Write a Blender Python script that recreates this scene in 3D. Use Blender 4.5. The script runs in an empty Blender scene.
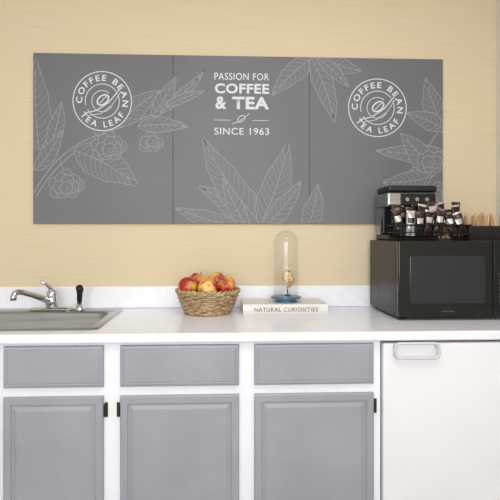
import bpy, bmesh, math, random
from mathutils import Vector, Matrix
random.seed(7)
S=bpy.context.scene
try:
    S.view_settings.view_transform='Standard'
except Exception: pass

# ---------------------------------------------------------------- materials
def lin(c):
    c=c/255.0
    return c/12.92 if c<=0.04045 else ((c+0.055)/1.055)**2.4
def col(r,g,b): return (lin(r),lin(g),lin(b),1)
def P(name,c,rough=.5,metal=0,coat=0,spec=.5,trans=0):
    m=bpy.data.materials.new(name); m.use_nodes=True
    b=m.node_tree.nodes['Principled BSDF']
    b.inputs['Base Color'].default_value=col(*c)
    b.inputs['Roughness'].default_value=rough
    b.inputs['Metallic'].default_value=metal
    b.inputs['Coat Weight'].default_value=coat
    b.inputs['Specular IOR Level'].default_value=spec
    b.inputs['Transmission Weight'].default_value=trans
    return m
def noisy(m,c1,c2,scale=(5,5,5),detail=4,bump=0,lo=.35,hi=.65,nscale=1):
    nt=m.node_tree; N=nt.nodes; L=nt.links; b=N['Principled BSDF']
    tc=N.new('ShaderNodeTexCoord'); mp=N.new('ShaderNodeMapping'); mp.inputs['Scale'].default_value=scale
    nz=N.new('ShaderNodeTexNoise'); nz.inputs['Scale'].default_value=nscale; nz.inputs['Detail'].default_value=detail
    cr=N.new('ShaderNodeValToRGB'); cr.color_ramp.elements[0].position=lo; cr.color_ramp.elements[1].position=hi
    cr.color_ramp.elements[0].color=col(*c1); cr.color_ramp.elements[1].color=col(*c2)
    L.new(tc.outputs['Object'],mp.inputs['Vector']); L.new(mp.outputs[0],nz.inputs['Vector'])
    L.new(nz.outputs['Fac'],cr.inputs['Fac']); L.new(cr.outputs['Color'],b.inputs['Base Color'])
    if bump:
        bp=N.new('ShaderNodeBump'); bp.inputs['Strength'].default_value=bump; bp.inputs['Distance'].default_value=.002
        L.new(nz.outputs['Fac'],bp.inputs['Height']); L.new(bp.outputs[0],b.inputs['Normal'])
    return m
M_wall=noisy(P('wallpaper',(214,193,150),.8,spec=.15),(213,196,165),(221,205,175),(4,4,260),3,.12,.3,.7)
M_wall2=noisy(P('side_paint',(225,218,205),.8,spec=.2),(220,215,205),(226,221,211),(8,8,8))
M_ceil=noisy(P('ceiling_paint',(240,238,232),.9,spec=.1),(238,237,235),(243,242,240),(20,20,20))
M_floor=noisy(P('floor_tile',(150,145,138),.5),(135,130,124),(158,153,146),(3,3,3))
M_counter=noisy(P('white_laminate',(236,236,240),.22,spec=.5),(235,235,241),(240,240,245),(30,30,30))
M_white=noisy(P('white_cabinet_paint',(236,236,242),.4),(236,237,244),(241,242,248),(6,6,6))
M_grey=noisy(P('grey_paint',(158,160,172),.42),(151,152,162),(158,159,169),(5,5,5),4,.1)
M_fridge=noisy(P('fridge_enamel',(230,230,232),.35),(232,232,235),(236,236,239),(4,4,4))
M_handle=P('handle_enamel',(205,206,210),.35)
M_sign=noisy(P('sign_grey_print',(112,112,116),.42,spec=.4),(104,104,109),(110,110,115),(2,2,2))
M_leafill=P('sign_leaf_tint',(111,111,116),.45,spec=.4)
M_line=P('sign_line_print',(150,150,154),.5,spec=.3)
M_logo=P('sign_white_print',(218,218,222),.5,spec=.3)
M_black=P('black_plastic',(14,14,16),.38)
M_blackg=P('black_gloss',(7,7,8),.12)
M_steel=noisy(P('brushed_steel',(188,186,182),.28,metal=1),(155,155,155),(176,176,175),(2,60,60),3)
M_chrome=P('chrome',(205,206,210),.08,metal=1)
M_bronze=P('bronze_hinge',(70,60,45),.4,metal=.8)
M_gasket=P('dark_gap',(40,40,42),.8)
M_wick=noisy(P('wicker',(186,152,104),.6),(140,110,72),(200,174,134),(60,60,60),3,.3)
M_page=noisy(P('paper_pages',(232,228,218),.8),(215,210,198),(240,237,230),(3,3,500),2)
M_cover=noisy(P('book_cover',(226,222,214),.45),(218,213,206),(226,222,215),(12,12,12))
M_ink=P('ink_grey',(120,104,98),.6)
M_blue=noisy(P('blue_ceramic',(72,112,140),.3),(52,96,128),(84,128,155),(30,30,30))
M_shell=noisy(P('shell',(214,180,120),.45),(180,135,75),(236,215,170),(50,50,50),3)
M_stem=P('apple_stem',(80,55,30),.7)
M_wire=P('black_wire',(14,14,15),.35,metal=.3)
M_wood=noisy(P('birch_stirrer',(205,165,115),.6),(170,128,84),(205,165,118),(10,10,80))
M_screen=P('oven_window',(26,28,31),.1)
def checker_window(m):
    nt=m.node_tree;N=nt.nodes;L=nt.links;b=N['Principled BSDF']
    tc=N.new('ShaderNodeTexCoord');v=N.new('ShaderNodeTexVoronoi');v.inputs['Scale'].default_value=260;v.inputs['Randomness'].default_value=0
    cr=N.new('ShaderNodeValToRGB');cr.color_ramp.elements[0].color=col(50,54,60);cr.color_ramp.elements[1].color=col(24,26,29)
    cr.color_ramp.elements[0].position=.3;cr.color_ramp.elements[1].position=.4
    L.new(tc.outputs['Object'],v.inputs['Vector']);L.new(v.outputs['Distance'],cr.inputs['Fac']);L.new(cr.outputs['Color'],b.inputs['Base Color'])
checker_window(M_screen)
def apple_mat(n,seed,red,yel,lo,hi):
    m=P(n,red,.25,coat=.3)
    noisy(m,yel,red,(9,9,5),3,0,lo,hi,1.6)
    m.node_tree.nodes['Mapping'].inputs['Location'].default_value=(seed,seed*1.7,0)
    return m
M_ap=[apple_mat('apple_skin_%d'%i,i*3.1+1,(172,34,30),(226,180,84),a,b) for i,(a,b) in enumerate([(.42,.56),(.46,.58),(.36,.52),(.44,.6),(.40,.56)])]
m=bpy.data.materials.new('clear_glass'); m.use_nodes=True
nt=m.node_tree;N=nt.nodes;L=nt.links
N.remove(N['Principled BSDF'])
tr=N.new('ShaderNodeBsdfTransparent');tr.inputs[0].default_value=(.95,.96,.96,1)
gl=N.new('ShaderNodeBsdfGlossy');gl.inputs['Roughness'].default_value=.04
lw=N.new('ShaderNodeLayerWeight');lw.inputs['Blend'].default_value=.5
pw=N.new('ShaderNodeMath');pw.operation='POWER';pw.inputs[1].default_value=3.5
ma=N.new('ShaderNodeMath');ma.operation='MULTIPLY_ADD';ma.inputs[1].default_value=.6;ma.inputs[2].default_value=.035
mx=N.new('ShaderNodeMixShader')
L.new(lw.outputs['Facing'],pw.inputs[0]);L.new(pw.outputs[0],ma.inputs[0])
L.new(ma.outputs[0],mx.inputs[0]);L.new(tr.outputs[0],mx.inputs[1]);L.new(gl.outputs[0],mx.inputs[2])
L.new(mx.outputs[0],N['Material Output'].inputs['Surface'])
M_glass=m

# ---------------------------------------------------------------- helpers
def empty(name,loc=(0,0,0)):
    e=bpy.data.objects.new(name,None); e.location=loc; S.collection.objects.link(e); return e
def obj(name,bm,mat,parent=None,smooth=False,bevel=0,segs=2):
    me=bpy.data.meshes.new(name)
    bmesh.ops.recalc_face_normals(bm,faces=bm.faces[:])
    bm.to_mesh(me); bm.free()
    o=bpy.data.objects.new(name,me); S.collection.objects.link(o)
    if mat is not None: me.materials.append(mat)
    if parent: 
        o.parent=parent; o.matrix_parent_inverse=Matrix.Translation(parent.location).inverted()
    if smooth:
        for p in me.polygons: p.use_smooth=True
    if bevel:
        b=o.modifiers.new('bevel','BEVEL'); b.width=bevel; b.segments=segs; b.limit_method='ANGLE'; b.angle_limit=.6
    return o
def box(bm,x0,x1,y0,y1,z0,z1):
    r=bmesh.ops.create_cube(bm,size=1)
    bmesh.ops.scale(bm,vec=(x1-x0,y1-y0,z1-z0),verts=r['verts'])
    bmesh.ops.translate(bm,vec=((x0+x1)/2,(y0+y1)/2,(z0+z1)/2),verts=r['verts'])
    return r['verts']
def boxo(name,x0,x1,y0,y1,z0,z1,mat,parent=None,bevel=0,segs=2):
    bm=bmesh.new(); box(bm,x0,x1,y0,y1,z0,z1); return obj(name,bm,mat,parent,bevel=bevel,segs=segs)
def tube(bm,pts,r,seg=8,closed=False,cap=True):
    pts=[Vector(p) for p in pts]; n=len(pts); rings=[]
    rr=r if isinstance(r,(list,tuple)) else [r]*n
    up=Vector((0,0,1)); prev=None
    for i,p in enumerate(pts):
        a=pts[(i-1)%n] if (closed or i>0) else p
        b=pts[(i+1)%n] if (closed or i<n-1) else p
        t=(b-a).normalized()
        if prev is None:
            u=up if abs(t.z)<.9 else Vector((1,0,0))
            nrm=(u-t*u.dot(t)).normalized()
        else:
            nrm=(prev-t*prev.dot(t))
            nrm=nrm.normalized() if nrm.length>1e-6 else prev
        prev=nrm; bn=t.cross(nrm)
        rings.append([bm.verts.new(p+(nrm*math.cos(k*2*math.pi/seg)+bn*math.sin(k*2*math.pi/seg))*rr[i]) for k in range(seg)])
    m=n if closed else n-1
    for i in range(m):
        A=rings[i];B=rings[(i+1)%n]
        for k in range(seg):
            bm.faces.new((A[k],A[(k+1)%seg],B[(k+1)%seg],B[k]))
    if cap and not closed:
        bm.faces.new(rings[0][::-1]); bm.faces.new(rings[-1])
def lathe(bm,prof,c=(0,0,0),seg=32):
    rings=[]
    for r,z in prof:
        if r<1e-6: rings.append([bm.verts.new((c[0],c[1],c[2]+z))])
        else: rings.append([bm.verts.new((c[0]+r*math.cos(k*2*math.pi/seg),c[1]+r*math.sin(k*2*math.pi/seg),c[2]+z)) for k in range(seg)])
    for A,B in zip(rings,rings[1:]):
        if len(A)==1 and len(B)==1: continue
        for k in range(seg):
            if len(A)==1: bm.faces.new((A[0],B[k],B[(k+1)%seg]))
            elif len(B)==1: bm.faces.new((A[k],A[(k+1)%seg],B[0]))
            else: bm.faces.new((A[k],A[(k+1)%seg],B[(k+1)%seg],B[k]))
def rrect(x0,x1,y0,y1,r,n=6):
    o=[]
    for cx,cy,a in ((x1-r,y1-r,0),(x0+r,y1-r,90),(x0+r,y0+r,180),(x1-r,y0+r,270)):
        for k in range(n+1):
            t=math.radians(a+90*k/n); o.append((cx+r*math.cos(t),cy+r*math.sin(t)))
    return o
def loops(bm,ls,cap0=False,cap1=True):
    R=[[bm.verts.new(p) for p in l] for l in ls]
    n=len(R[0])
    for A,B in zip(R,R[1:]):
        for k in range(n): bm.faces.new((A[k],A[(k+1)%n],B[(k+1)%n],B[k]))
    if cap0: bm.faces.new(R[0])
    if cap1: bm.faces.new(R[-1])
def textmesh(s,bold=0.0,spacing=1.0):
    c=bpy.data.curves.new('t','FONT'); c.body=s; c.offset=bold; c.space_character=spacing; c.resolution_u=6
    o=bpy.data.objects.new('t',c); S.collection.objects.link(o)
    dg=bpy.context.evaluated_depsgraph_get(); dg.update()
    me=bpy.data.meshes.new_from_object(o.evaluated_get(dg))
    bpy.data.objects.remove(o); return me
def bbox(me):
    xs=[v.co.x for v in me.vertices]; ys=[v.co.y for v in me.vertices]
    return min(xs),max(xs),min(ys),max(ys)
def textfit(name,s,x0,x1,z0,z1,y,mat,parent,bold=0.0,spacing=1.0):
    me=textmesh(s,bold,spacing); a,b,c,d=bbox(me)
    for v in me.vertices:
        px=x0+(v.co.x-a)/(b-a)*(x1-x0); pz=z0+(v.co.y-c)/(d-c)*(z1-z0)
        v.co=(px,y,pz)
    me.materials.append(mat); me.name=name
    o=bpy.data.objects.new(name,me); S.collection.objects.link(o); o.parent=parent
    o.matrix_parent_inverse=Matrix.Translation(parent.location).inverted()
    return o

# ---------------------------------------------------------------- room
XL,XR,YB,H=-2.3,1.375,-4.4,2.65
boxo('wall_back',XL-.1,XR+.1,0,.1,0,H,M_wall)
boxo('wall_left',XL-.1,XL,YB,0,0,H,M_wall2)
boxo('wall_right',XR,XR+.1,YB,0,0,H,M_wall2)
boxo('floor',XL-.1,XR+.1,YB-.1,.1,-.1,0,M_floor)
boxo('ceiling',XL-.1,XR+.1,YB-.1,.1,H,H+.1,M_ceil)
bm=bmesh.new()
box(bm,XL-.1,XR+.1,YB-.1,YB,0,.7); box(bm,XL-.1,XR+.1,YB-.1,YB,2.4,H)
box(bm,XL-.1,-1.9,YB-.1,YB,.7,2.4); box(bm,1.1,XR+.1,YB-.1,YB,.7,2.4)
obj('wall_front',bm,M_wall2)
bm=bmesh.new()
for x0,x1,z0,z1 in ((-1.9,1.1,.7,.75),(-1.9,1.1,2.35,2.4),(-1.9,-1.85,.75,2.35),(1.05,1.1,.75,2.35),(-.43,-.37,.75,2.35)):
    box(bm,x0,x1,YB-.08,YB-.02,z0,z1)
obj('window_1',bm,M_white)

# ---------------------------------------------------------------- cabinet
CT=.91; ZB=.876
cab=empty('kitchen_cabinet',(-.5,-.3,0))
YF=-.595   # frame front
bm=bmesh.new()
x_st=[(-1.62,-1.56),(-1.19,-1.13),(-.80,-.745),(-.435,-.34),(.05,.14),(.54,.586)]
for a,b in x_st: box(bm,a,b,YF,YF+.02,.10,ZB-.0005)
for i in range(len(x_st)-1):
    a=x_st[i][1]; b=x_st[i+1][0]
    for z0,z1 in ((.10,.15),(.67,.735),(.85,ZB-.0005)): box(bm,a,b,YF,YF+.02,z0,z1)
obj('face_frame',bm,M_white,cab)
boxo('side_panel_left',-1.62,-1.60,YF+.02,-.001,0,ZB-.0005,M_white,cab)
boxo('side_panel_right',.566,.586,YF+.02,-.001,0,ZB-.0005,M_white,cab)
boxo('cabinet_bottom',-1.60,.566,YF+.02,-.001,.10,.118,M_white,cab)
boxo('toe_kick',-1.60,.566,YF+.07,YF+.085,0,.10,M_gasket,cab)
def front(name,x0,x1,z0,z1,prof):
    bm=bmesh.new(); ls=[]
    for ins,dep in prof:
        y=-.612+dep
        ls.append([(x0+ins,y,z0+ins),(x1-ins,y,z0+ins),(x1-ins,y,z1-ins),(x0+ins,y,z1-ins)])
    loops(bm,ls,cap0=True)
    return obj(name,bm,M_grey,cab,bevel=0)
Dp=[(0,.0168),(0,.004),(.004,0),(.026,0),(.029,.0055),(.034,.0055),(.046,.001),(.05,.0005)]
Wp=[(0,.0168),(0,.006),(.003,.002),(.011,0),(.013,.0015),(.015,.0015),(.017,0)]
cols=[(-1.575,-1.175),(-1.145,-.785),(-.763,-.415),(-.3555,.0677),(.1234,.5585)]
for i,(a,b) in enumerate(cols):
    front('door_front_%d'%(i+1),a,b,.128,.686,Dp)
    front('drawer_front_%d'%(i+1),a,b,.719,.866,Wp)
def hinge(x,z,s):
    bm=bmesh.new()
    box(bm,min(x,x+s*.011),max(x,x+s*.011),YF-.0025,YF-.0002,z-.026,z+.026)
    tube(bm,[(x+s*.002,YF-.009,z-.022),(x+s*.002,YF-.009,z+.022)],.0045,10)
    obj('hinge',bm,M_bronze,cab)
for x,s in ((-.415,1),(-.3555,-1),(.5585,1)):
    for z in (.635,.20): hinge(x+s*.003,z,s)

# countertop
bm=bmesh.new()
HX=(-1.62,-1.07,-.47,XR-.001); HY=(-.62,-.53,-.08,-.001)
g=[[bm.verts.new((x,y,CT)) for y in HY] for x in HX]
fs=[]
for i in range(3):
    for j in range(3):
        if i==1 and j==1: continue
        fs.append(bm.faces.new((g[i][j],g[i+1][j],g[i+1][j+1],g[i][j+1])))
r=bmesh.ops.extrude_face_region(bm,geom=fs)
for v in [e for e in r['geom'] if isinstance(e,bmesh.types.BMVert)]: v.co.z=ZB
top=empty('countertop',(0,-.3,CT))
obj('slab',bm,M_counter,top,bevel=.006,segs=3)
boxo('backsplash',-1.62,XR-.001,-.02,-.001,CT+.0005,1.0145,M_counter,top,bevel=.004)

# fridge
fr=empty('mini_fridge',(.87,-.3,0))
boxo('body',.596,1.15,-.55,-.03,.02,.868,M_fridge,fr,bevel=.006)
boxo('gasket',.604,1.142,-.562,-.5503,.05,.862,M_gasket,fr)
boxo('door',.592,1.154,-.612,-.5625,.045,.866,M_fridge,fr,bevel=.008,segs=3)
bm=bmesh.new()
hp=[(x,z) for x,z in rrect(.630,.790,.815,.868,.016,5)]
tube(bm,[(x,-.628,z) for x,z in hp],.0055,10,closed=True)
for x in (.634,.786):
    tube(bm,[(x,-.628,.856),(x,-.611,.856)],.0055,10)
obj('handle',bm,M_handle,fr,smooth=True)
bm=bmesh.new()
for x in (.63,1.11):
    for y in (-.5,-.08): lathe(bm,[(0,0),(.018,0),(.018,.02),(0,.02)],(x,y,.0003),12)
obj('feet',bm,M_black,fr)
boxo('end_panel',1.165,1.20,-.60,-.001,0,ZB-.0005,M_white,cab)

# ---------------------------------------------------------------- sink + faucet
sk=empty('kitchen_sink',(-.77,-.3,CT))
bm=bmesh.new()
def L3(x0,x1,y0,y1,r,z): return [(x,y,z) for x,y in rrect(x0,x1,y0,y1,r,6)]
loops(bm,[L3(-1.09,-.45,-.55,-.06,.03,CT+.0005),L3(-1.087,-.453,-.547,-.063,.03,CT+.005),L3(-1.078,-.462,-.538,-.072,.03,CT+.006),
 L3(-1.05,-.49,-.515,-.145,.05,CT+.004),L3(-1.044,-.496,-.509,-.151,.05,CT-.004),L3(-1.03,-.51,-.495,-.165,.06,CT-.14),
 L3(-1.0,-.54,-.465,-.195,.06,CT-.165),L3(-.82,-.72,-.38,-.28,.045,CT-.17)])
obj('basin',bm,M_steel,sk,smooth=True)
bm=bmesh.new(); lathe(bm,[(0,0),(.04,0),(.044,.003),(.03,.001),(0,-.001)],(-.77,-.33,CT-.1695),24)
obj('drain',bm,M_chrome,sk,smooth=True)
fc=empty('faucet',(-.77,-.1,CT)); z0=CT+.0066
bm=bmesh.new(); loops(bm,[L3(-.87,-.67,-.132,-.078,.026,z0),L3(-.87,-.67,-.132,-.078,.026,z0+.008),L3(-.862,-.678,-.124,-.086,.019,z0+.013)],cap0=True)
obj('deck_plate',bm,M_chrome,fc,smooth=False,bevel=.002)
bm=bmesh.new(); lathe(bm,[(0,0),(.027,0),(.026,.03),(.023,.05),(.024,.058),(.022,.072),(.012,.08),(0,.082)],(-.77,-.105,z0+.0125),24)
obj('body',bm,M_chrome,fc,smooth=True)
bm=bmesh.new()
pts=[(-.775,-.12,z0+.04),(-.795,-.16,z0+.062),(-.82,-.205,z0+.083),(-.842,-.245,z0+.098),(-.855,-.27,z0+.102),(-.862,-.284,z0+.096),(-.864,-.289,z0+.082),(-.864,-.289,z0+.07)]
tube(bm,pts,[.014,.0135,.0125,.012,.0125,.013,.013,.013],14)
obj('spout',bm,M_chrome,fc,smooth=True)
bm=bmesh.new()
tube(bm,[(-.77,-.105,z0+.088),(-.777,-.112,z0+.105),(-.79,-.125,z0+.122),(-.806,-.142,z0+.134)],[.012,.009,.007,.006],12)
obj('lever',bm,M_chrome,fc,smooth=True)
sp=empty('sink_sprayer',(-.645,-.105,CT))
bm=bmesh.new(); lathe(bm,[(0,0),(.024,0),(.023,.006),(.016,.012),(.014,.03),(0,.03)],(-.645,-.105,z0),20)
obj('holder',bm,M_chrome,sp,smooth=True)
bm=bmesh.new()
tube(bm,[(-.645,-.105,z0+.03),(-.645,-.105,z0+.05),(-.643,-.108,z0+.075),(-.64,-.115,z0+.095),(-.638,-.132,z0+.104)],[.010,.012,.013,.017,.016],14)
obj('head',bm,M_black,sp,smooth=True)

# ---------------------------------------------------------------- sign
sg=empty('wall_sign',(.105,-.006,1.722))
W3=.664; X0=-.891; ZT=2.129; ZBt=1.315
for i in range(3):
    boxo('panel_%d'%(i+1),X0+i*W3+.0006,X0+(i+1)*W3-.0006,-.012,-.0005,ZBt,ZT,M_sign,sg,bevel=.0012,segs=1)
PX=[34,173,308,442]
def SX(u):
    i=0 if u<173 else (1 if u<308 else 2)
    return X0+W3*(i+(u-PX[i])/(PX[i+1]-PX[i]))
def SZ(v): return ZT-(v-57)*.814/167
XM=X0+3*W3
lines=bmesh.new(); fills=bmesh.new(); whites=bmesh.new()
layer=[0.01203]
def mp(u,v):
    x=min(max(SX(u),X0+.003),XM-.003); z=min(max(SZ(v),ZBt+.003),ZT-.003); return x,z
def edgep(p): return p[0]<=X0+.0031 or p[0]>=XM-.0031 or p[1]<=ZBt+.0031 or p[1]>=ZT-.0031
def ribbon(bm,pts,w,y,closed=False):
    P2=[Vector(mp(*p)) for p in pts]
    n=len(P2); q=[]
    for i,p in enumerate(P2):
        a=P2[(i-1)%n] if (closed or i>0) else p
        b=P2[(i+1)%n] if (closed or i<n-1) else p
        t=(b-a)
        t=t.normalized() if t.length>1e-7 else Vector((1,0))
        nn=Vector((-t.y,t.x))*w/2
        q.append((p+nn,p-nn))
    V=[(bm.verts.new((a.x,-y,a.y)),bm.verts.new((b.x,-y,b.y))) for a,b in q]
    for i in range(n if closed else n-1):
        j=(i+1)%n
        if edgep(P2[i]) and edgep(P2[j]): continue
        bm.faces.new((V[i][0],V[j][0],V[j][1],V[i][1]))
LW=.0034
STEP=.000012
def leaf(b,t,w,bend=0,nv=7,fill=True):
    layer[0]+=STEP*2
    b=Vector(b);t=Vector(t);d=t-b;n=Vector((-d.y,d.x)).normalized(); mid=(b+t)/2+n*bend
    def C(s): return b*(1-s)**2+mid*2*s*(1-s)+t*s*s
    def T(s):
        q=(C(min(1,s+.01))-C(max(0,s-.01))).normalized(); return Vector((-q.y,q.x))
    ph=random.uniform(0,6)
    def wd(s,sd=1): return w*(math.sin(math.pi*s**.8)**.9)*(1.1-.3*s)*(1+.05*math.sin(s*17+ph+sd)+.03*math.sin(s*41+ph*sd)) 
    K=34
    Lf=[C(k/K)+T(k/K)*max(0,wd(k/K,1)) for k in range(K+1)]
    Rt=[C(k/K)-T(k/K)*max(0,wd(k/K,-1)) for k in range(K+1)]
    y=layer[0]
    if fill:
        A=[fills.verts.new((mp(*p)[0],-y,mp(*p)[1])) for p in Lf]; B=[fills.verts.new((mp(*p)[0],-y,mp(*p)[1])) for p in Rt]
        for k in range(K): fills.faces.new((A[k],A[k+1],B[k+1],B[k]))
    y+=STEP
    ribbon(lines,Lf,LW,y); ribbon(lines,Rt,LW,y)
    ribbon(lines,[C(k/K) for k in range(K+1)],LW,y)
    for i in range(1,nv+1):
        s=i/(nv+1.6)
        for sd in (1,-1):
            e=C(min(1,s+.13))+T(min(1,s+.13))*sd*wd(min(1,s+.13),sd)*.9
            a=C(s); c=(a+e)/2+(a-C(min(1,s+.13)))*.28
            ribbon(lines,[a*(1-q)**2+c*2*q*(1-q)+e*q*q for q in (0,.25,.5,.75,1)],LW*.6,y)
def circ(c,r,n=20,a0=0,a1=360,rx=1,rot=0):
    o=[]
    for k in range(n+1):
        t=math.radians(a0+(a1-a0)*k/n); x=r*rx*math.cos(t); y=r*math.sin(t)
        ro=math.radians(rot); o.append((c[0]+x*math.cos(ro)-y*math.sin(ro),c[1]+x*math.sin(ro)+y*math.cos(ro)))
    return o
def cherry(c,r):
    layer[0]+=STEP*2; y=layer[0]
    p=circ(c,r,18)[:-1]
    fills.faces.new([fills.verts.new((mp(*q)[0],-y,mp(*q)[1])) for q in p])
    ribbon(lines,p,LW,y+STEP,closed=True)
    ribbon(lines,circ((c[0]+r*.25,c[1]+r*.2),r*.32,8)[:-1],LW*.6,y+STEP,closed=True)
    for a in range(0,360,72):
        t=math.radians(a+20); ribbon(lines,[(c[0]+r*.25+r*.35*math.cos(t),c[1]+r*.2+r*.35*math.sin(t)),(c[0]+r*.25+r*.62*math.cos(t),c[1]+r*.2+r*.62*math.sin(t))],LW*.5,y+STEP)
def cluster(cx,cy,R,n,r):
    for k in range(n):
        a=k*2.4; rr=R*math.sqrt((n-k)/n); cherry((cx+rr*math.cos(a),cy+rr*.8*math.sin(a)),r)
def stem(pts,w=1.4):
    layer[0]+=STEP
    K=16;b,m_,t=[Vector(p) for p in pts]
    ribbon(lines,[b*(1-k/K)**2+m_*2*(k/K)*(1-k/K)+t*(k/K)**2 for k in range(K+1)],LW*w,layer[0])
# left panel branch
stem([(35,194),(58,150),(100,136)]); stem([(37,198),(62,154),(102,140)]); stem([(100,136),(150,122),(192,90)])
stem([(60,160),(64,172),(66,178)],1); stem([(92,139),(100,142),(106,146)],1)
leaf((40,152),(37,62),15,-4,11); leaf((50,150),(62,104),8,3,6)
leaf((112,126),(84,80),10,5,7); leaf((118,128),(162,92),11,-6,8)
leaf((74,152),(138,187),17,-7,11)
leaf((98,138),(96,112),7,3,4)
leaf((138,128),(188,128),8,-4,7); leaf((152,118),(176,78),8,3,6); leaf((160,114),(204,72),5,4,6); leaf((166,108),(206,92),4.5,-3,5)
leaf((36,172),(62,132),8,5,6)
cluster(66,186,13,12,6); cluster(108,148,13,12,6); cluster(150,144,8,6,5.5)
# middle leaves
leaf((254,226),(196,186),10,6,9); leaf((262,226),(201,136),15,-10,12); leaf((258,226),(286,142),15,7,11)
leaf((262,228),(300,180),9,5,8); leaf((304,232),(316,184),10,4,8); leaf((236,226),(174,208),9,-4,8)
leaf((246,228),(222,178),8,-3,7)
# top middle / right leaves
leaf((312,57),(270,97),10,5,8); leaf((309,57),(333,124),10,-6,9); leaf((318,56),(360,70),9,4,7)
leaf((316,58),(348,88),6,-3,6)
# right panel
stem([(444,118),(428,146),(400,182)])
leaf((446,132),(424,76),12,-5,9); leaf((444,128),(404,112),9,3,7); leaf((442,150),(372,150),9,-5,8); leaf((432,176),(398,132),12,5,9)
leaf((430,176),(380,182),10,-4,8); leaf((444,204),(408,196),8,3,6)
cluster(430,160,11,10,6); cluster(436,192,8,7,5.5)
YW=layer[0]+.00008
# logos
capme=textmesh('E',.02); ce=bbox(capme)[3]
def arctext(cx,cy,s,r,h,amid,span,outer=True):
    """letters round a circle, measured in the sign's artwork grid"""
    g=[]
    for ch in s:
        if ch==' ': g.append((None,.4)); continue
        me=textmesh(ch,.02); a,b,c,d=bbox(me); g.append((me,(b-a)/ce))
    gap=.32
    tot=sum(w for _,w in g)+gap*(len(g)-1); k=span/tot; pos=0
    for me,w in g:
        if me:
            ang=(pos+w/2)*k-span/2
            th=math.radians(amid+ang) if outer else math.radians(amid-ang)
            a,b,c,d=bbox(me); mxx=(a+b)/2
            sc=h/ce; sx=min(sc*1.15,math.radians(k)*r/ce)
            vs=[]
            for v in me.vertices:
                lx=(v.co.x-mxx)*sx; ly=(v.co.y-ce/2)*sc
                rad=(math.sin(th),-math.cos(th))
                if outer:
                    tan=(math.cos(th),math.sin(th))
                    u=cx+rad[0]*(r+ly)+tan[0]*lx; vv=cy+rad[1]*(r+ly)+tan[1]*lx
                else:
                    tan=(-math.cos(th),-math.sin(th))
                    u=cx+rad[0]*(r-ly)+tan[0]*lx; vv=cy+rad[1]*(r-ly)+tan[1]*lx
                vs.append(whites.verts.new((SX(u),-YW,SZ(vv))))
            for p in me.polygons:
                try: whites.faces.new([vs[i] for i in p.vertices])
                except Exception: pass
        pos+=w+gap
def logo(cx,cy,R):
    f=[(SX(p[0]),SZ(p[1])) for p in circ((cx,cy),R,48)[:-1]]
    bmd=bmesh.new(); bmd.faces.new([bmd.verts.new((x,-(YW-.00003),z)) for x,z in f]); obj('logo_disc',bmd,M_sign,sg)
    w=.0045
    ribbon(whites,circ((cx,cy),R,56)[:-1],w,YW,True)
    ribbon(whites,circ((cx,cy),R*.58,40,-25,150),w*.8,YW); ribbon(whites,circ((cx,cy),R*.58,40,165,325),w*.8,YW)
    arctext(cx,cy,'COFFEE BEAN',R*.79,R*.20,4,200)
    arctext(cx,cy,'TEA LEAF',R*.79,R*.20,180,118,outer=False)
    ribbon(whites,circ((cx,cy),R*.36,24,30,310),w*.7,YW)
    # coffee bean
    ribbon(whites,circ((cx+R*.02,cy-R*.04),R*.14,18,0,360,1.6,-38),w*1.5,YW)
    ribbon(whites,[(cx-R*.16,cy+R*.10),(cx-R*.02,cy+R*.02),(cx+R*.06,cy-R*.10),(cx+R*.2,cy-R*.18)],w*.7,YW)
    # leaf sweep under the cup
    ribbon(whites,[(cx-R*.62,cy+R*.42),(cx-R*.2,cy+R*.32),(cx+R*.22,cy+R*.04),(cx+R*.62,cy-R*.44)],w*1.1,YW)
    ribbon(whites,[(cx-R*.50,cy+R*.50),(cx-R*.05,cy+R*.42),(cx+R*.35,cy+R*.12),(cx+R*.64,cy-R*.34)],w*.6,YW)
logo(102.5,103.5,29); logo(375.5,107,29)
ribbon(whites,[(213,121),(229,121)],.0028,YW); ribbon(whites,[(251,121),(267,121)],.0028,YW)
ribbon(whites,circ((240,119.5),2.6,14,0,360,1.7,-38)[:-1],.0035,YW,True)
ribbon(whites,[(231,124.5),(237,122.5),(243,118.5),(248,114)],.003,YW)
def stext(n,s,u0,u1,v0,v1,b,sp_=1):
    textfit(n,s,SX(u0),SX(u1),SZ(v1),SZ(v0),-YW,M_logo,sg,b,sp_)
stext('text_passion','PASSION FOR',213.5,267.5,74,81,.010,1.1)
stext('text_coffee','COFFEE',214,267.5,84.5,94.5,.032,1.08)
stext('text_amp','&',214.5,225.5,97.5,110,.032)
stext('text_tea','TEA',231,267.5,97.5,110,.036,1.08)
stext('text_since','SINCE 1963',213.5,267.5,128.5,135.5,.010,1.1)
obj('artwork_fills',fills,M_leafill,sg); obj('artwork_lines',lines,M_line,sg); obj('artwork_logos',whites,M_logo,sg)

# ---------------------------------------------------------------- fruit basket
BX,BY=-.055,-.17
bk=empty('wicker_basket',(BX,BY,CT))
def Rb(s): return .098+.037*s**.8
bm=bmesh.new(); hb=.098; rows=11; NS=22
for i in range(rows):
    s=i/(rows-1); z=CT+.008+s*(hb-.012); pts=[]
    for k in range(NS*6):
        a=2*math.pi*k/(NS*6); r=Rb(s)+.0042*math.cos(NS/2*a*1.0+ (math.pi if i%2 else 0))
        pts.append((BX+r*math.cos(a),BY+r*math.sin(a),z))
    tube(bm,pts,.0052,6,closed=True)
obj('weave',bm,M_wick,bk,smooth=True)
bm=bmesh.new()
for k in range(NS):
    a=2*math.pi*(k+.5)/NS
    tube(bm,[(BX+Rb(s)*math.cos(a),BY+Rb(s)*math.sin(a),CT+.004+s*(hb-.004)) for s in (0,.25,.5,.75,1)],.003,6)
obj('stakes',bm,M_wick,bk,smooth=True)
bm=bmesh.new()
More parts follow.
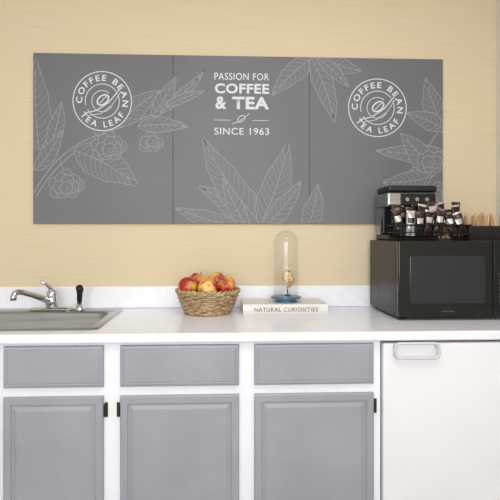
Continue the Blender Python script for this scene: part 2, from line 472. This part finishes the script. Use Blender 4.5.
for ph in (0,math.pi):
    pts=[]
    for k in range(180):
        a=2*math.pi*k/180; q=18*a+ph; r=Rb(1)+.002+.0048*math.cos(q)
        pts.append((BX+r*math.cos(a),BY+r*math.sin(a),CT+hb+.004+.0048*math.sin(q)))
    tube(bm,pts,.0062,6,closed=True)
    pts=[]
    for k in range(180):
        a=2*math.pi*k/180; q=18*a+ph; r=Rb(0)+.002+.003*math.cos(q)
        pts.append((BX+r*math.cos(a),BY+r*math.sin(a),CT+.0085+.003*math.sin(q)))
    tube(bm,pts,.005,6,closed=True)
obj('braided_rim',bm,M_wick,bk,smooth=True)
bm=bmesh.new(); lathe(bm,[(0,.003),(.097,.003),(.097,.008),(0,.008)],(BX,BY,CT),32); obj('base',bm,M_wick,bk)
def apple(i,x,y,z,r,tilt,az,mat):
    e=empty('apple',(0,0,0)); 
    bm=bmesh.new(); prof=[]
    for k in range(19):
        t=math.pi*k/18
        rr=r*math.sin(t)*(1+.06*math.cos(t)); zz=r*.92*math.cos(t)
        if k<5: zz-=r*.22*(1-k/5)**1.5
        if k>15: zz+=r*.12*((k-15)/3)**1.5
        prof.append((rr if 0<k<18 else 0,zz))
    lathe(bm,prof,(0,0,0),28); o=obj('flesh',bm,mat,e,smooth=True)
    bm=bmesh.new(); tube(bm,[(0,0,r*.62),(.002,0,r*.85),(.005,.001,r*1.05)],.0014,6); obj('stem',bm,M_stem,e,smooth=True)
    e.location=(x,y,z); e.rotation_euler=(tilt,0,az)
zr=CT+.1
aps=[(-.086,-.058,.026,.043,.5,.3),(0.0,-.082,.020,.043,1.15,.2),(.082,-.045,.026,.043,.7,-.6),(-.045,.022,.044,.040,.4,2.),(.042,.022,.044,.041,.6,1.),
     (-.085,.055,.016,.038,.3,3),(.085,.055,.016,.038,.5,4),(0,.088,.012,.038,.5,4)]
for i,(dx,dy,dz,r,ti,az) in enumerate(aps):
    apple(i,BX+dx,BY+dy,zr+dz,r,ti,az,M_ap[i%5])
for i,(dx,dy) in enumerate([(-.048,0),(.045,.02)]):
    apple(i,BX+dx,BY+dy,CT+.048,.038,.2,i,M_ap[i])

# ---------------------------------------------------------------- book + cloche
bo=empty('book',(.29,-.13,CT))
BX0,BX1,BY0,BY1=.100,.476,-.235,-.035; zb=CT+.0005; bt=.044
bm=bmesh.new()
box(bm,BX0,BX1,BY0+.006,BY1,zb,zb+.004); box(bm,BX0,BX1,BY0+.006,BY1,zb+bt-.004,zb+bt)
n=8
loops(bm,[[(x,BY0+.006-.006*math.sin(math.pi*k/n),zb+bt*k/n) for k in range(n+1)]+[(x,BY0+.010,zb+bt*k/n) for k in range(n,-1,-1)] for x in (BX0,BX1)],cap0=True)
obj('cover',bm,M_cover,bo)
boxo('pages',BX0+.006,BX1-.006,BY0+.011,BY1-.006,zb+.0042,zb+bt-.0042,M_page,bo)
textfit('spine_title','NATURAL CURIOSITIES',BX0+.05,BX1-.045,zb+.013,zb+.031,BY0-.0006,M_ink,bo,.012,1.15)
cl=empty('glass_cloche',(.303,-.135,zb+bt)); cx,cy,cz=.303,-.135,zb+bt+.0004
bm=bmesh.new(); lathe(bm,[(0,0),(.052,0),(.054,.003),(.046,.008),(.050,.012),(.068,.015),(.071,.019),(.070,.023),(.060,.025),(0,.025)],(cx,cy,cz),40)
obj('base',bm,M_blue,cl,smooth=True,)
bm=bmesh.new(); pr=[(.058,.0255),(.058,.028),(.0555,.030)]; pr+=[(.055,.05),(.055,.268)]
for k in range(1,13):
    t=math.pi/2*k/12; pr.append((.055*math.cos(t) if k<12 else 0,.268+.058*math.sin(t)))
lathe(bm,pr,(cx,cy,cz),48); obj('dome',bm,M_glass,cl,smooth=True)
bm=bmesh.new()
lathe(bm,[(0,.0255),(.016,.0255),(.015,.029),(.003,.032),(.0025,.07),(0,.07)],(cx+.008,cy,cz),16)
obj('specimen_stand',bm,M_bronze,cl,smooth=True)
bm=bmesh.new(); pts=[];rs=[]
for k in range(70):
    s=k/69; a=s*math.pi*6.5; R=.003+.014*s; pts.append((cx+.008+R*math.cos(a),cy+R*math.sin(a)*.9,cz+.165-.072*s)); rs.append(.003+.015*s)
tube(bm,pts,rs,10)
tube(bm,[(cx+.012,cy-.004,cz+.100),(cx+.020,cy-.006,cz+.075),(cx+.006,cy-.003,cz+.058)],[.014,.011,.002],8)
obj('specimen_shell',bm,M_shell,cl,smooth=True)

# ---------------------------------------------------------------- microwave
mw=empty('microwave',(.98,-.23,CT)); mx0,mx1=.724,1.262; my0,my1=-.385,-.045; mz0,mz1=CT+.013,1.237
boxo('body',mx0,mx1,my0,my1,mz0,mz1,M_black,mw,bevel=.004)
boxo('door',mx0+.001,1.118,my0-.026,my0-.0005,mz0+.002,mz1-.002,M_blackg,mw,bevel=.004,segs=3)
boxo('control_panel',1.1205,mx1-.001,my0-.026,my0-.0005,mz0+.002,mz1-.002,M_blackg,mw,bevel=.004,segs=3)
bm=bmesh.new(); loops(bm,[[(x,my0-.0266,z) for x,z in rrect(.772,1.085,mz0+.058,mz1-.062,.012,4)],[(x,my0-.0272,z) for x,z in rrect(.774,1.083,mz0+.060,mz1-.064,.011,4)]])
obj('door_window',bm,M_screen,mw)
bm=bmesh.new()
for r in range(5):
    for c in range(3): box(bm,1.145+c*.033,1.17+c*.033,my0-.0275,my0-.0263,mz0+.05+r*.028,mz0+.07+r*.028)
obj('keypad',bm,P('key_grey',(70,70,72),.5),mw,bevel=.001)
boxo('display',1.14,1.24,my0-.0275,my0-.0263,mz1-.07,mz1-.035,P('display_dark',(14,24,22),.1),mw)
textfit('maker_mark','MICROWAVE',.905,.955,mz0+.022,mz0+.028,my0-.0268,P('badge',(120,120,120),.4),mw)
bm=bmesh.new()
for k in range(9):
    z=mz0+.045+k*.0095; box(bm,mx0-.0006,mx0+.001,-.33,-.20,z,z+.0045)
for k in range(6):
    z=mz0+.045+k*.0095; box(bm,mx0-.0006,mx0+.001,-.16,-.08,z,z+.0045)
obj('side_vents',bm,P('vent_edge',(60,60,60),.4),mw)
bm=bmesh.new()
for x in (mx0+.035,mx1-.035):
    for y in (my0+.03,my1-.03): lathe(bm,[(0,0),(.014,0),(.016,.0128),(0,.0128)],(x,y,CT+.0003),14)
obj('feet',bm,M_black,mw)

# ---------------------------------------------------------------- coffee maker (on microwave)
T0=mz1+.0005
cm=empty('coffee_maker',(.87,-.13,T0))
a0,a1=.752,.985
boxo('base',a0,a1,-.215,-.05,T0,T0+.025,M_black,cm,bevel=.006)
boxo('water_tank',a0+.01,a1-.01,-.115,-.052,T0+.0255,T0+.17,M_black,cm,bevel=.008)
boxo('brew_head',a0,a1,-.205,-.05,T0+.1505,T0+.217,M_steel,cm,bevel=.010,segs=4)
boxo('lid',a0+.004,a1-.004,-.208,-.052,T0+.2175,T0+.247,M_black,cm,bevel=.010,segs=3)
boxo('control_band',a0+.06,a1-.012,-.2075,-.2053,T0+.158,T0+.210,M_blackg,cm,bevel=.001)
bm=bmesh.new(); lathe(bm,[(0,0),(.018,0),(.026,.02),(0,.02)],(a0+.11,-.17,T0+.130),20); obj('nozzle',bm,M_black,cm,smooth=False)
boxo('steel_side_left',a0-.0,a0+.009,-.115,-.052,T0+.026,T0+.150,M_steel,cm)
bm=bmesh.new()
for k in range(3):
    x=a0+.09+k*.045; tube(bm,[(x,-.2076,T0+.184),(x,-.2105,T0+.184)],.009,14)
obj('buttons',bm,M_steel,cm)

# ---------------------------------------------------------------- condiment rack with sachets
rk=empty('wire_rack',(.89,-.31,T0)); rx0,rx1,ry0,ry1=.735,1.055,-.372,-.245
bm=bmesh.new()
for z,w in ((.006,.0025),(.034,.002),(.064,.003)):
    tube(bm,[(x,y,T0+z) for x,y in rrect(rx0,rx1,ry0,ry1,.012,4)],w,6,closed=True)
x=rx0+.015
while x<rx1-.01:
    tube(bm,[(x,ry0,T0+.064),(x,ry0,T0+.006),(x,ry1,T0+.006),(x,ry1,T0+.064)],.0016,6); x+=.021
for y in (-.33,-.285):
    tube(bm,[(rx0,y,T0+.064),(rx0,y,T0+.004),(rx1,y,T0+.004),(rx1,y,T0+.064)],.0016,6)
obj('wire_frame',bm,M_wire,rk,smooth=True)
sm=[P('sachet_black',(30,25,25),.2,metal=.3),P('sachet_brown',(86,56,46),.22,metal=.4),P('sachet_silver',(200,192,186),.22,metal=.5),P('sachet_dark_copper',(58,34,32),.2,metal=.5),P('sachet_cream',(222,210,198),.35)]
def sachet(x,y,z,w,h,rot,lean,mi):
    bm=bmesh.new(); nx,ny=6,14; F=[];B=[]
    sd=random.uniform(0,6)
    for j in range(ny+1):
        f=[];b=[]
        for i in range(nx+1):
            u=i/nx;v=j/ny; t=.009*math.sin(math.pi*u)**.6*max(0,math.sin(math.pi*min(1,max(0,(v-.08)/.84))))**.5
            t+=.0003; px=(u-.5)*w*(1-.08*math.sin(math.pi*v)); pz=v*h; wob=.0022*math.sin(v*11+sd+u*5)+.001*math.sin(v*23+u*9+sd)
            f.append(bm.verts.new((px,-t+wob,pz))); b.append(bm.verts.new((px,t+wob,pz)))
        F.append(f);B.append(b)
    for j in range(ny):
        for i in range(nx):
            q=bm.faces.new((F[j][i],F[j][i+1],F[j+1][i+1],F[j+1][i])); bm.faces.new((B[j][i],B[j+1][i],B[j+1][i+1],B[j][i+1]))
            if j in (7,8,9) and 0<i<5: q.material_index=1
            if j>=ny-1: q.material_index=2
    for j in range(ny):
        bm.faces.new((F[j][0],F[j+1][0],B[j+1][0],B[j][0])); bm.faces.new((F[j][nx],B[j][nx],B[j+1][nx],F[j+1][nx]))
    o=obj('sachet',bm,sm[mi],rk,smooth=True)
    o.data.materials.append(sm[[2,4,0,2,3][mi]]); o.data.materials.append(sm[[1,3,2,2,2][mi]])
    o.rotation_euler=(lean,rot,random.uniform(-.3,.3)); o.location=(x,y,z)
for row,(yy,zz,cnt) in enumerate([(-.268,.055,7),(-.305,.038,7),(-.342,.020,8)]):
    for k in range(cnt):
        sachet(rx0+.028+(rx1-rx0-.056)*k/(cnt-1),yy,T0+zz,.042,.105+random.uniform(-.012,.014),random.uniform(-.3,.3),random.uniform(-.05,.06),[0,1,0,3,0,2,0,3][(k*3+row)%8])

# ---------------------------------------------------------------- stirrer caddy
cd=empty('stirrer_caddy',(1.15,-.22,T0))
bm=bmesh.new()
loops(bm,[[(x,y,T0+z) for x,y in rrect(1.075+i,1.255-i,-.30+i,-.12-i,.008,3)] for i,z in ((.004,0),(0,.062),(.003,.062),(.006,.004))],cap0=True)
obj('caddy_box',bm,M_black,cd)
boxo('divider',1.082,1.248,-.212,-.208,T0+.0045,T0+.055,M_black,cd)
for k in range(46):
    x=random.uniform(1.09,1.24); y=random.choice((random.uniform(-.285,-.225),random.uniform(-.195,-.13)))
    bm=bmesh.new(); w=.0035
    L=random.uniform(.085,.12)
    loops(bm,[[(-w,-.0007,z),(w,-.0007,z),(w,.0007,z),(-w,.0007,z)] for z in (0,L-.003,L)],cap0=True)
    o=obj('stirrer',bm,M_wood,cd); o.location=(x,y,T0+.008)
    o.rotation_euler=(random.uniform(-.1,.1),random.uniform(-.28,.28)*(1 if x<1.16 else .5),random.uniform(-1,1))

# ---------------------------------------------------------------- lights
def area(name,loc,rot,sx,sy,p,c=(1,1,1)):
    l=bpy.data.lights.new(name,'AREA'); l.shape='RECTANGLE'; l.size=sx; l.size_y=sy; l.energy=p; l.color=c
    o=bpy.data.objects.new(name,l); o.location=loc; o.rotation_euler=rot; S.collection.objects.link(o); return o
area('window_daylight',(-.4,YB-.12,1.55),(math.radians(90),0,0),2.9,1.6,82,(.97,.985,1))
area('ceiling_lamp',(.3,-1.7,H-.03),(0,0,0),1.4,1.0,20,(1,.99,.98))
w=bpy.data.worlds.new('world'); S.world=w; w.use_nodes=True
w.node_tree.nodes['Background'].inputs[0].default_value=(.9,.95,1,1); w.node_tree.nodes['Background'].inputs[1].default_value=.8

# ---------------------------------------------------------------- camera
c=bpy.data.cameras.new('camera'); co=bpy.data.objects.new('camera',c); S.collection.objects.link(co)
co.location=(0,-2.31,1.256); co.rotation_euler=(math.radians(90),0,math.radians(-2.4))
c.sensor_width=36; c.lens=34.13; c.shift_x=.02; c.shift_y=-.028; c.clip_start=.05
S.camera=co
